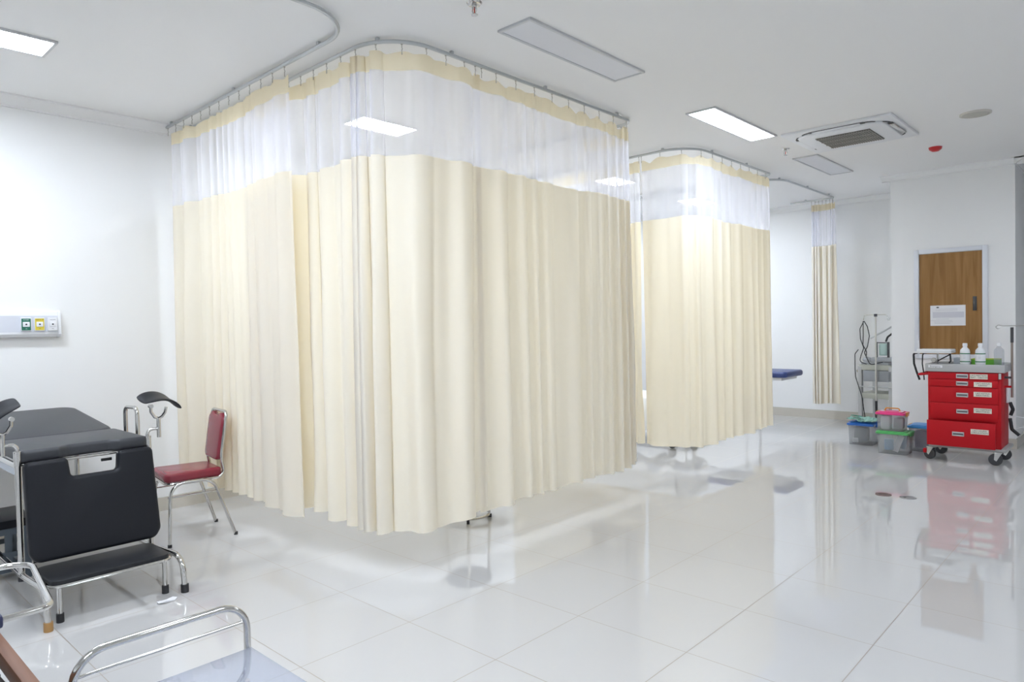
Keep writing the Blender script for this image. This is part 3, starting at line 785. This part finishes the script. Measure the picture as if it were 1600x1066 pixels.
# ------------------------------------------------------------------ red emergency cart
cx, cy = 8.35, 1.40
ct = tag(empty('emergency_cart', (cx, cy, 0)), 'red five-drawer emergency cart on wheels in front of the pillar', 'medical cart')
def cl(p): return (p[0]-cx, p[1]-cy, p[2])
MB().span(cl((8.125, 1.09, 0.165)), cl((8.58, 1.71, 0.914)), 0.004).build('body', CARTRED, ct)
MB().span(cl((8.13, 1.05, 0.135)), cl((8.60, 1.71, 0.168)), 0.01).build('base_bumper', GREYP, ct)
tb = MB(); tx0, tx1, ty0, ty1, tz0, tz1 = 8.095, 8.60, 1.055, 1.73, 0.912, 0.99
tb.span(cl((tx0+0.004, ty0+0.004, tz0+0.004)), cl((tx1-0.004, ty1-0.004, 0.95)))
for a, b in (((tx0, ty0), (tx0+0.022, ty1)), ((tx1-0.022, ty0), (tx1, ty1)), ((tx0+0.022, ty0), (tx1-0.022, ty0+0.022)), ((tx0+0.022, ty1-0.022), (tx1-0.022, ty1))):
    tb.span(cl((a[0], a[1], tz0)), cl((b[0], b[1], tz1)), 0.006)
tb.build('top_tray', mat('tray_grey', (0.46, 0.46, 0.46), 0.35), ct)
pl_ = MB().span(cl((8.092, 1.575, 0.952)), cl((8.0945, 1.70, 0.976))).build('name_label', PAPER, ct, smooth=False)
text('lettering', 'Emergency', 0.021, Matrix.Translation(cl((8.0915, 1.637, 0.963))) @ FACE_NX, INK, pl_)
LBL = mat('cream_label', (0.80, 0.76, 0.66), 0.5)
HND = mat('handle_recess', (0.16, 0.16, 0.17), 0.4)
drawers = [(0.838, 0.905, 1.112, 1.690, 8.108, 'LACI PERTAMA\nOBAT - OBATAN', 1.270, 0.870), (0.762, 0.834, 1.112, 1.690, 8.108, 'LACI KEDUA\nAIRWAY', 1.236, 0.793),
           (0.601, 0.758, 1.112, 1.690, 8.108, 'LACI KETIGA\nBREATHING', 1.238, 0.696), (0.432, 0.597, 1.112, 1.690, 8.108, 'LACI KEEMPAT\nBREATHING', 1.238, 0.535), (0.170, 0.422, 1.125, 1.705, 8.035, 'LACI KELIMA\nCIRCULATION', 1.252, 0.335)]
for z0, z1, y0, y1, xf, words_, ly, lz in drawers:
    d = MB().span(cl((xf, y0, z0)), cl((xf+0.018, y1, z1)), 0.003)
    if xf < 8.1:
        d.span(cl((xf+0.018, y0+0.02, z0+0.02)), cl((8.13, y0+0.03, z1-0.03))); d.span(cl((xf+0.018, y1-0.03, z0+0.02)), cl((8.13, y1-0.02, z1-0.03)))
        d.span(cl((xf+0.018, y0+0.02, z0+0.02)), cl((8.13, y1-0.02, z0+0.03)))
    d = d.build('drawer', CARTRED, ct)
    hy = 1.408 if xf > 8.1 else 1.432; hz = (z0+z1)/2 + (0.0 if z1-z0 < 0.1 else 0.004)
    if xf < 8.1: hz = 0.300
    h = MB()
    for a, b in (((-0.051, -0.021), (0.051, -0.011)), ((-0.051, 0.008), (0.051, 0.021)), ((-0.051, -0.021), (-0.044, 0.021)), ((0.044, -0.021), (0.051, 0.021))):
        h.span(cl((xf-0.007, hy+a[0], hz+a[1])), cl((xf+0.002, hy+b[0], hz+b[1])), 0.002)
    h = h.build('pull_handle', mat('satin_handle', (0.62, 0.62, 0.62), 0.35, 0.6), d)
    MB().span(cl((xf-0.001, hy-0.044, hz-0.011)), cl((xf+0.001, hy+0.044, hz+0.008))).build('handle_recess', HND, d, smooth=False)
    l_ = MB().span(cl((xf-0.002, ly-0.074, lz-0.024)), cl((xf+0.001, ly+0.074, lz+0.024))).build('drawer_label', LBL, d, smooth=False)
    text('lettering', words_, 0.0205, Matrix.Translation(cl((xf-0.0025, ly, lz))) @ FACE_NX, INK, d)
MB().span(cl((8.10, 1.088, 0.85)), cl((8.13, 1.108, 0.905)), 0.003).build('lock', mat('lock_steel', (0.6, 0.6, 0.6), 0.3, 0.6), ct)
for x, y, a in ((8.165, 1.69, 1.15), (8.165, 1.125, 1.85), (8.545, 1.66, 1.3), (8.545, 1.10, 1.9)):
    M = Matrix.Translation(cl((x, y, 0))) @ Matrix.Rotation(a, 4, 'Z')
    k = MB(); k.box((0.0, 0, 0.128), (0.07, 0.07, 0.012), 0.003, M=M)
    for s in (-1, 1): k.prism([(-0.03, 0.125), (0.03, 0.125), (0.035, 0.06), (0.015, 0.045)], s*0.022-0.003, s*0.022+0.003, 'xz', M=M)
    k = k.build('caster', STEEL, ct)
    MB().lathe([(0, -0.016), (0.045, -0.016), (0.058, -0.012), (0.060, 0), (0.058, 0.012), (0.045, 0.016), (0, 0.016)], n=28, M=M @ Matrix.Translation((0.018, 0, 0.060)) @ Matrix.Rotation(pi/2, 4, 'X')).build('wheel', DARKP, k)
    if x < 8.3 and y > 1.5: MB().box((0.055, 0.02, 0.085), (0.035, 0.035, 0.05), 0.012, M=M).build('brake_pedal', CARTRED, k)
MB().tube([cl(p) for p in fillet([(8.14, 1.71, 0.885), (8.14, 1.80, 0.875), (8.50, 1.80, 0.875), (8.50, 1.71, 0.885)], 0.03)], 0.012, 10).build('push_handle', CARTRED, ct)
# IV pole on the right side of the cart
ip = MB().tube([cl(p) for p in ((8.33, 1.028, 0.66), (8.33, 1.028, 1.22))], 0.011, 10).build('drip_pole', mat('bronze_pole', (0.32, 0.26, 0.23), 0.3, 0.7), ct)
MB().tube([cl(p) for p in ((8.33, 1.028, 1.20), (8.33, 1.028, 1.35))], 0.014, 10).build('pole_grip', DARKP, ip)
hk_ = MB()
hk_.tube([cl(p) for p in fillet([(8.33, 1.16, 1.355), (8.33, 1.14, 1.375), (8.33, 1.10, 1.365), (8.33, 1.028, 1.365), (8.33, 0.90, 1.365), (8.33, 0.86, 1.375), (8.33, 0.84, 1.355)], 0.012, 4)], 0.004, 6)
hk_.tube([cl(p) for p in fillet([(8.33, 1.16, 1.355), (8.33, 1.145, 1.335), (8.33, 1.12, 1.345)], 0.01, 4)], 0.004, 6)
hk_.build('drip_hook', STEEL, ip)
MB().span(cl((8.32, 1.028, 0.845)), cl((8.34, 1.10, 0.865))).build('upper_bracket', DARKP, ct, smooth=False)
MB().span(cl((8.32, 1.028, 0.755)), cl((8.34, 1.10, 0.775))).build('lower_bracket', CARTRED, ct, smooth=False)

def bottle(x, y, m, label, h=0.245):
    e = tag(empty('bottle', (x, y, 0.951)), label, 'bottle')
    MB().lathe([(0, 0), (0.040, 0), (0.043, 0.006), (0.043, 0.16), (0.040, 0.178), (0.022, 0.20), (0.018, 0.205), (0.018, 0.215), (0, 0.215)], n=28).build('body', m, e)
    MB().lathe([(0, 0.213), (0.021, 0.213), (0.021, 0.24), (0.018, h), (0, h)], n=20).build('cap', WHITEP, e)
    if m is not WHITEP:
        return e
    MB().lathe([(0.0432, 0.05), (0.0438, 0.05), (0.0438, 0.15), (0.0432, 0.15)], n=28).build('label', PAPER, e)
    for z in (0.056, 0.136): MB().lathe([(0.0436, z), (0.0442, z), (0.0442, z+0.010), (0.0436, z+0.010)], n=28).build('green_band', mat('label_green', (0.04, 0.22, 0.10), 0.5), e)
    pr = MB()
    for z in (0.122, 0.108, 0.10, 0.092): pr.box((-0.0446, 0.0, z), (0.0006, 0.022, 0.002))
    pr.build('printed_lines', GREYINK, e)
    return e
bottle(8.24, 1.405, WHITEP, 'white bottle with green label bands, left of two on the red cart')
bottle(8.24, 1.275, WHITEP, 'white bottle with green label bands, right of two on the red cart')
bottle(8.34, 1.135, glass_mat('cloudy_plastic', (0.75, 0.77, 0.8), 0.84, 0.1), 'clear plastic bottle near the right end of the cart tray')
gt = tag(empty('plastic_tray', (8.47, 1.26, 0.951)), 'bright green plastic tray behind the bottles on the cart', 'tray')
q = MB(); q.span((-0.07, -0.12, 0), (0.07, 0.12, 0.006))
for a, b in (((-0.07, -0.12), (-0.064, 0.12)), ((0.064, -0.12), (0.07, 0.12)), ((-0.07, -0.12), (0.07, -0.114)), ((-0.07, 0.114), (0.07, 0.12))): q.span((*a, 0), (*b, 0.075))
q.build('tray_body', mat('bright_green', (0.16, 0.50, 0.05), 0.4), gt, smooth=False)
MB().tube(fillet([(-0.07, -0.12, 0.077), (0.07, -0.12, 0.077), (0.07, 0.12, 0.077), (-0.07, 0.12, 0.077)], 0.01, 3, True), 0.004, 6, True).build('rim', mat('yellow_green', (0.50, 0.60, 0.06), 0.4), gt)
tag(MB().box((8.47, 1.475, 0.995), (0.14, 0.12, 0.088), 0.006).build('supply_box', mat('pale_blue_box', (0.55, 0.60, 0.66), 0.4)), 'pale blue-grey box behind the left bottle on the cart', 'box')

dv = tag(empty('flat_device', (8.32, 1.66, 0.951)), 'flat white device on a clamp with black straps on the cart tray', 'medical device')
MB().box((0, 0.015, 0.165), (0.24, 0.31, 0.03), 0.01, 3).build('housing', WHITEP, dv)
MB().box((0, 0.03, 0.147), (0.25, 0.34, 0.012), 0.004).build('lower_plate', WHITEM, dv)
MB().tube([(0, 0.0, 0), (0, 0.0, 0.142)], 0.009, 8).build('stand_post', CHROME, dv)
MB().box((0, 0.0, 0.006), (0.10, 0.10, 0.012), 0.003).build('stand_foot', DARKP, dv)
MB().lathe([(0, -0.012), (0.022, -0.012), (0.026, 0), (0.022, 0.012), (0, 0.012)], n=14, M=Matrix.Translation((-0.03, 0.03, 0.065)) @ Matrix.Rotation(pi/2, 4, 'Y')).build('clamp_knob', STEEL, dv)
MB().tube([(-0.02, 0.0, 0.055), (-0.05, -0.05, 0.085), (-0.06, -0.11, 0.12), (-0.05, -0.125, 0.14)], 0.006, 8).tube([(-0.05, -0.12, 0.14), (-0.05, -0.125, 0.06), (-0.05, -0.11, 0.04)], 0.008, 8).build('cable', RUBBER, dv)
strap = MB()
for off, r_ in ((0.0, 0.010), (0.085, 0.006)):
    strap.tube(fillet([(-0.08, 0.17-off, 0.142), (-0.085, 0.205-off, 0.135), (-0.09, 0.20-off*0.9, 0.03), (-0.09, 0.175-off*0.75, -0.06), (-0.085, 0.15-off*0.5, -0.14)], 0.03, 5), r_, 8)
strap.build('strap', RUBBER, dv)
pk = tag(MB().box((8.42, 1.725, 0.66), (0.12, 0.022, 0.20), 0.006, M=None).build('document_pocket', glass_mat('red_clear', (0.55, 0.05, 0.07), 0.3)), 'red translucent pocket on the left flank of the red cart', 'pocket')

# things hanging at the right flank of the cart
tag(MB().box((8.45, 1.078, 0.67), (0.10, 0.018, 0.15), 0.004).build('paper_bag', PAPER), 'white paper hung on the right flank of the red cart', 'paper')
def hose(pts, r, name, label, cat, m):
    return tag(MB().tube(fillet(pts, 0.03, 5), r, 8).build(name, m), label, cat)
hose([(8.44, 1.06, 0.60), (8.44, 1.035, 0.53), (8.44, 1.055, 0.47)], 0.016, 'rubber_mask', 'black rubber piece hung on the cart flank, upper of two', 'hose', RUBBER)
hose([(8.44, 1.06, 0.44), (8.44, 1.045, 0.33), (8.44, 0.985, 0.275)], 0.016, 'rubber_mask', 'black rubber piece hung on the cart flank, lower of two', 'hose', RUBBER)
wr1 = [(8.50, 1.06, 0.46), (8.50, 0.95, 0.445), (8.60, 0.80, 0.45), (8.75, 0.55, 0.47), (8.9, 0.30, 0.50), (9.2, 0.2, 0.2), (9.3, 0.2, 0.003)]
tag(MB().tube(fillet(wr1, 0.1, 5), 0.003, 6).build('thin_cable', WHITEP), 'upper thin white cable running off the cart to the right', 'cable')
wr2 = [(8.50, 1.06, 0.31), (8.50, 0.95, 0.36), (8.60, 0.80, 0.345), (8.75, 0.55, 0.34), (8.9, 0.32, 0.34), (9.2, 0.24, 0.15), (9.3, 0.24, 0.003)]
tag(MB().tube(fillet(wr2, 0.1, 5), 0.003, 6).build('thin_cable', WHITEP), 'lower thin white cable running off the cart to the right', 'cable')

# ------------------------------------------------------------------ storage boxes
CLEARBOX = glass_mat('frosted_box', (0.80, 0.81, 0.82), 0.80, 0.12)
def storage_box(x, y, z, dx, dy, h, lidc, label, handle=False, clips=None):
    e = tag(empty('storage_box', (x, y, z)), label, 'storage box')
    t = 0.004; q = MB(); k = 0.93
    def wall(a, b, c_, d_): q.grid([[a, b], [c_, d_]])
    X, Y = dx/2, dy/2; x_, y_ = X*k, Y*k
    q.prism([(p[0]*1.0, p[1]) for p in rrect(-x_, -y_, x_, y_, 0.015)], 0.0, t, 'xy')
    lo = [(-x_, -y_), (x_, -y_), (x_, y_), (-x_, y_)]; hi = [(-X, -Y), (X, -Y), (X, Y), (-X, Y)]
    lo = [(p.x, p.y) for p in fillet([(a, b, 0) for a, b in lo], 0.02, 4, True)]; hi = [(p.x, p.y) for p in fillet([(a, b, 0) for a, b in hi], 0.02, 4, True)]
    rows = [[Vector((a[0], a[1], 0.001)) for a in lo+lo[:1]], [Vector((a[0], a[1], h)) for a in hi+hi[:1]]]
    q.grid(rows)
    bo = q.build('container', CLEARBOX, e)
    sm = bo.modifiers.new('thickness', 'SOLIDIFY'); sm.thickness = 0.003
    lm = mat('lid_'+lidc[0], lidc[1], 0.35)
    ld = MB().prism(rrect(-X-0.012, -Y-0.012, X+0.012, Y+0.012, 0.025), h, h+0.022, 'xy', 0.005)
    ld.prism(rrect(-X+0.02, -Y+0.02, X-0.02, Y-0.02, 0.02), h+0.02, h+0.03, 'xy', 0.004)
    ld = ld.build('lid', lm, e)
    OR = mat('orange_clip', (0.75, 0.32, 0.03), 0.35)
    if handle:
        MB().tube(fillet([(0, -0.075, h+0.03), (0, -0.065, h+0.062), (0, 0.065, h+0.062), (0, 0.075, h+0.03)], 0.02, 5), 0.007, 8).build('carry_handle', OR, ld)
        for s in (-1, 1): MB().box((0.0, s*0.09, h+0.0305), (0.06, 0.04, 0.003)).build('lid_sticker', PAPER, ld)
    if clips:
        for s in (-1, 1): MB().box((0, s*(Y+0.012), h+0.004), (dx*0.45, 0.014, 0.045), 0.005).build('side_clip', OR if clips == 'o' else lm, ld)
    return e
storage_box(8.33, 2.07, 0.0, 0.26, 0.30, 0.215, ('green', (0.10, 0.50, 0.14)), 'clear box with green lid, standing below the pink one', clips='g')
storage_box(8.33, 2.095, 0.246, 0.22, 0.265, 0.175, ('pink', (0.85, 0.05, 0.26)), 'clear box with pink lid and orange handle on the green one', True, 'o')
storage_box(8.76, 2.50, 0.0, 0.34, 0.27, 0.225, ('blue', (0.03, 0.17, 0.60)), 'clear box with blue lid under the green wrapper, left of the stack', clips='b')
storage_box(8.68, 1.86, 0.0, 0.30, 0.26, 0.255, ('sky_blue', (0.05, 0.30, 0.70)), 'clear box with sky blue lid, between the stack and red cart', clips='o')
def packet(c, size, rot, m, label, name='supply_packet', cat='packet'):
    o = MB().box((0, 0, 0), size, min(size)*0.25).build(name, m)
    o.location = c; o.rotation_euler = rot
    return tag(o, label, cat)
PKB = mat('packet_blue', (0.15, 0.32, 0.50), 0.5); PKG = mat('packet_grey', (0.30, 0.31, 0.33), 0.5); PKW = mat('packet_white', (0.80, 0.80, 0.80), 0.6)
packet((8.31, 2.15, 0.331), (0.11, 0.10, 0.155), (0, 0, 0.0), PKW, 'white carton inside the pink-lidded box')
packet((8.33, 2.03, 0.325), (0.12, 0.10, 0.13), (0, 0, 0.1), PKG, 'grey carton inside the pink-lidded box')
packet((8.27, 2.115, 0.095), (0.05, 0.09, 0.12), (0, 0, 0.2), PKB, 'blue packet inside the green-lidded box')
packet((8.29, 2.03, 0.11), (0.02, 0.06, 0.19), (0.35, 0, 0.1), PKW, 'white tube pack slanting in the green-lidded box')
packet((8.35, 1.99, 0.12), (0.06, 0.06, 0.15), (0.15, 0, 0.0), mat('packet_teal', (0.10, 0.25, 0.42), 0.5), 'dark blue packet at the right in the green-lidded box')
packet((8.72, 2.52, 0.11), (0.14, 0.16, 0.18), (0, 0, 0.1), PKG, 'grey pack filling the blue-lidded box')
packet((8.625, 2.56, 0.05), (0.03, 0.06, 0.05), (0, 0, 0.3), PKW, 'small pale pack at the front of the blue-lidded box')
packet((8.66, 1.88, 0.12), (0.14, 0.14, 0.20), (0, 0, 0.0), mat('packet_mauve', (0.33, 0.30, 0.40), 0.5), 'mauve-grey pack inside the sky blue-lidded box')
# crumpled wrapper on the blue box
rn = smooth_noise(77); rows = []
for j in range(17):
    rows.append([(8.76-0.17+0.34*j/16, 2.50-0.14+0.29*i/16+0.01*rn(i*0.9+j*3.1), 0.258+0.012+0.024*abs(rn(i*0.7+j*1.3)+0.4*rn(i*2.1-j))*(1 if 0 < i < 16 else 0.4)+(0.018 if i > 9 and j < 8 else 0)) for i in range(17)])
o_ = MB().grid(rows).build('plastic_wrapper', glass_mat('mint_wrapper', (0.45, 0.80, 0.68), 0.25, 0.2), angle=25)
o_.modifiers.new('thickness', 'SOLIDIFY').thickness = 0.003
tag(o_, 'crumpled mint green wrapper lying on the blue box lid', 'wrapper')
tag(packet((8.70, 2.57, 0.325), (0.10, 0.09, 0.008), (0.15, 0.1, 0.6), mat('cloth_green', (0.02, 0.30, 0.20), 0.7), '', 'folded_cloth'), 'dark green folded cloth on the mint wrapper', 'cloth')

# ------------------------------------------------------------------ equipment trolley beside the pillar
et = tag(empty('equipment_trolley', (9.98, 2.62, 0), -0.12), 'grey-beige equipment trolley half hidden behind the pillar edge', 'equipment trolley')
BEIGE = mat('beige_metal', (0.40, 0.40, 0.34), 0.45)
for z0, z1 in ((0.79, 0.86), (0.42, 0.49)):
    MB().prism(rrect(-0.22, -0.20, 0.22, 0.22, 0.02), z0, z1, 'xy', 0.004).build('shelf', BEIGE, et)
for sx, sy in ((-0.20, 0.20), (0.20, 0.20), (-0.20, -0.18), (0.20, -0.18)):
    p_ = MB().box((sx, sy-0.02 if sx > 0 else sy, 0.45), (0.05, 0.05, 0.78), 0.006).build('post', GREYP, et)
    MB().lathe([(0, -0.014), (0.04, -0.014), (0.04, 0.014), (0, 0.014)], n=16, M=Matrix.Translation((sx, sy-0.02 if sx > 0 else sy, 0.04)) @ Matrix.Rotation(pi/2, 4, 'X')).build('caster', DARKP, p_)
MB().box((-0.02, -0.02, 0.715), (0.41, 0.35, 0.14), 0.006).build('drawer_box', mat('drawer_grey', (0.26, 0.27, 0.28), 0.4), et)
MB().box((-0.228, -0.03, 0.715), (0.008, 0.02, 0.14)).build('drawer_rib', mat('rib_grey', (0.30, 0.30, 0.30), 0.5), et, smooth=False)
MB().tube([(-0.23, 0.21, 0.575), (-0.23, -0.2, 0.575)], 0.008, 8).build('side_bar', GREYP, et)
dp_ = MB().tube([(-0.26, -0.02, 0.16), (-0.26, -0.02, 1.50)], 0.011, 10).build('drip_pole', mat('pale_pole', (0.55, 0.53, 0.48), 0.4, 0.4), et)
MB().lathe([(0, 0), (0.02, 0), (0.02, 0.035), (0, 0.035)], (-0.26, -0.02, 1.485), 12).build('pole_knob', DARKP, dp_)
MB().tube([(-0.26, 0.13, 1.44), (-0.26, 0.12, 1.50), (-0.26, 0.09, 1.508), (-0.26, -0.14, 1.508), (-0.26, -0.16, 1.49), (-0.26, -0.165, 1.44), (-0.26, -0.19, 1.435), (-0.26, -0.20, 1.47)], 0.004, 6).build('drip_hook', STEEL, dp_)
MB().tube([(-0.26, -0.02, 0.10), (-0.26, -0.02, 0.40)], 0.014, 10).build('pole_grip', RUBBER, dp_)
mn = MB(); mn.box((-0.05, 0.02, 0.875), (0.30, 0.34, 0.03), 0.005); mn.box((-0.10, -0.05, 0.93), (0.18, 0.26, 0.05), 0.012)
mn = mn.build('instrument', mat('instrument_grey', (0.36, 0.37, 0.38), 0.4), et)
# things on the trolley
def on_trolley(p):
    c_, s_ = cos(-0.12), sin(-0.12)
    return (9.98+p[0]*c_-p[1]*s_, 2.62+p[0]*s_+p[1]*c_, p[2])
fl = tag(empty('flask_holder', on_trolley((-0.12, -0.03, 0.956))), 'black upright holder with a pale green bag on the equipment trolley', 'holder')
MB().box((-0.04, 0.045, 0.10), (0.02, 0.026, 0.20), 0.003).build('upright', DARKP, fl)
MB().box((-0.04, -0.095, 0.10), (0.02, 0.026, 0.20), 0.003).build('upright', DARKP, fl)
MB().box((0.02, -0.02, 0.10), (0.05, 0.10, 0.16), 0.02, 3).build('bag', mat('pale_green_bag', (0.50, 0.66, 0.60), 0.4), fl)
MB().tube([(-0.04, 0.045, 0.19), (-0.04, -0.095, 0.19)], 0.006, 6).build('crossbar', DARKP, fl)
tag(MB().tube(fillet([on_trolley(p) for p in ((-0.15, -0.10, 0.86+0.30), (-0.15, -0.12, 1.22), (-0.14, -0.22, 1.30), (-0.12, -0.26, 1.28))], 0.06, 6), 0.012, 8).build('breathing_hose', RUBBER), 'thick black hose arching up from the trolley behind the pillar', 'hose')
tag(MB().tube([on_trolley(p) for p in ((-0.08, 0.12, 1.20), (-0.06, -0.22, 1.40))], 0.012, 8).build('support_arm', mat('pale_arm', (0.55, 0.55, 0.55), 0.4)), 'pale grey arm rising slantwise over the equipment trolley', 'arm')
mask = tag(MB().lathe([(0, 0), (0.045, 0.005), (0.055, 0.03), (0.04, 0.06), (0, 0.07)], n=18).build('clear_mask', glass_mat('mask_plastic', (0.6, 0.62, 0.64), 0.4, 0.1)), 'clear plastic mask lying at the left of the trolley top', 'mask')
mask.location = on_trolley((-0.14, 0.138, 0.891))
for k, (pts, lab) in enumerate((
    ([(-0.275, 0.12, 1.43), (-0.275, 0.17, 1.33), (-0.275, 0.165, 1.20), (-0.26, 0.13, 1.08), (-0.25, 0.17, 0.98), (-0.25, 0.19, 0.90), (-0.25, 0.10, 0.87)], 'black cable looping from the drip hook, outermost of three'),
    ([(-0.285, 0.125, 1.43), (-0.285, 0.125, 1.25), (-0.285, 0.13, 1.12), (-0.27, 0.09, 1.03), (-0.26, 0.10, 0.98)], 'black cable hanging straight down from the drip hook'),
    ([(-0.28, 0.115, 1.43), (-0.28, 0.075, 1.36), (-0.28, 0.05, 1.24), (-0.28, 0.075, 1.10), (-0.27, 0.12, 1.02), (-0.26, 0.05, 0.86), (-0.25, -0.10, 0.90)], 'black cable swinging right from the drip hook to the instrument'),
    ([(-0.255, 0.20, 1.06), (-0.255, 0.245, 1.00), (-0.255, 0.245, 0.80), (-0.255, 0.24, 0.70), (-0.26, 0.16, 0.45), (-0.26, 0.12, 0.16), (-0.3, 0.10, 0.006)], 'thin black cable running down the trolley post to the floor'))):
    tag(MB().tube(fillet([on_trolley(p) for p in pts], 0.04, 5), 0.0055, 6).build('equipment_cable', RUBBER), lab, 'cable')
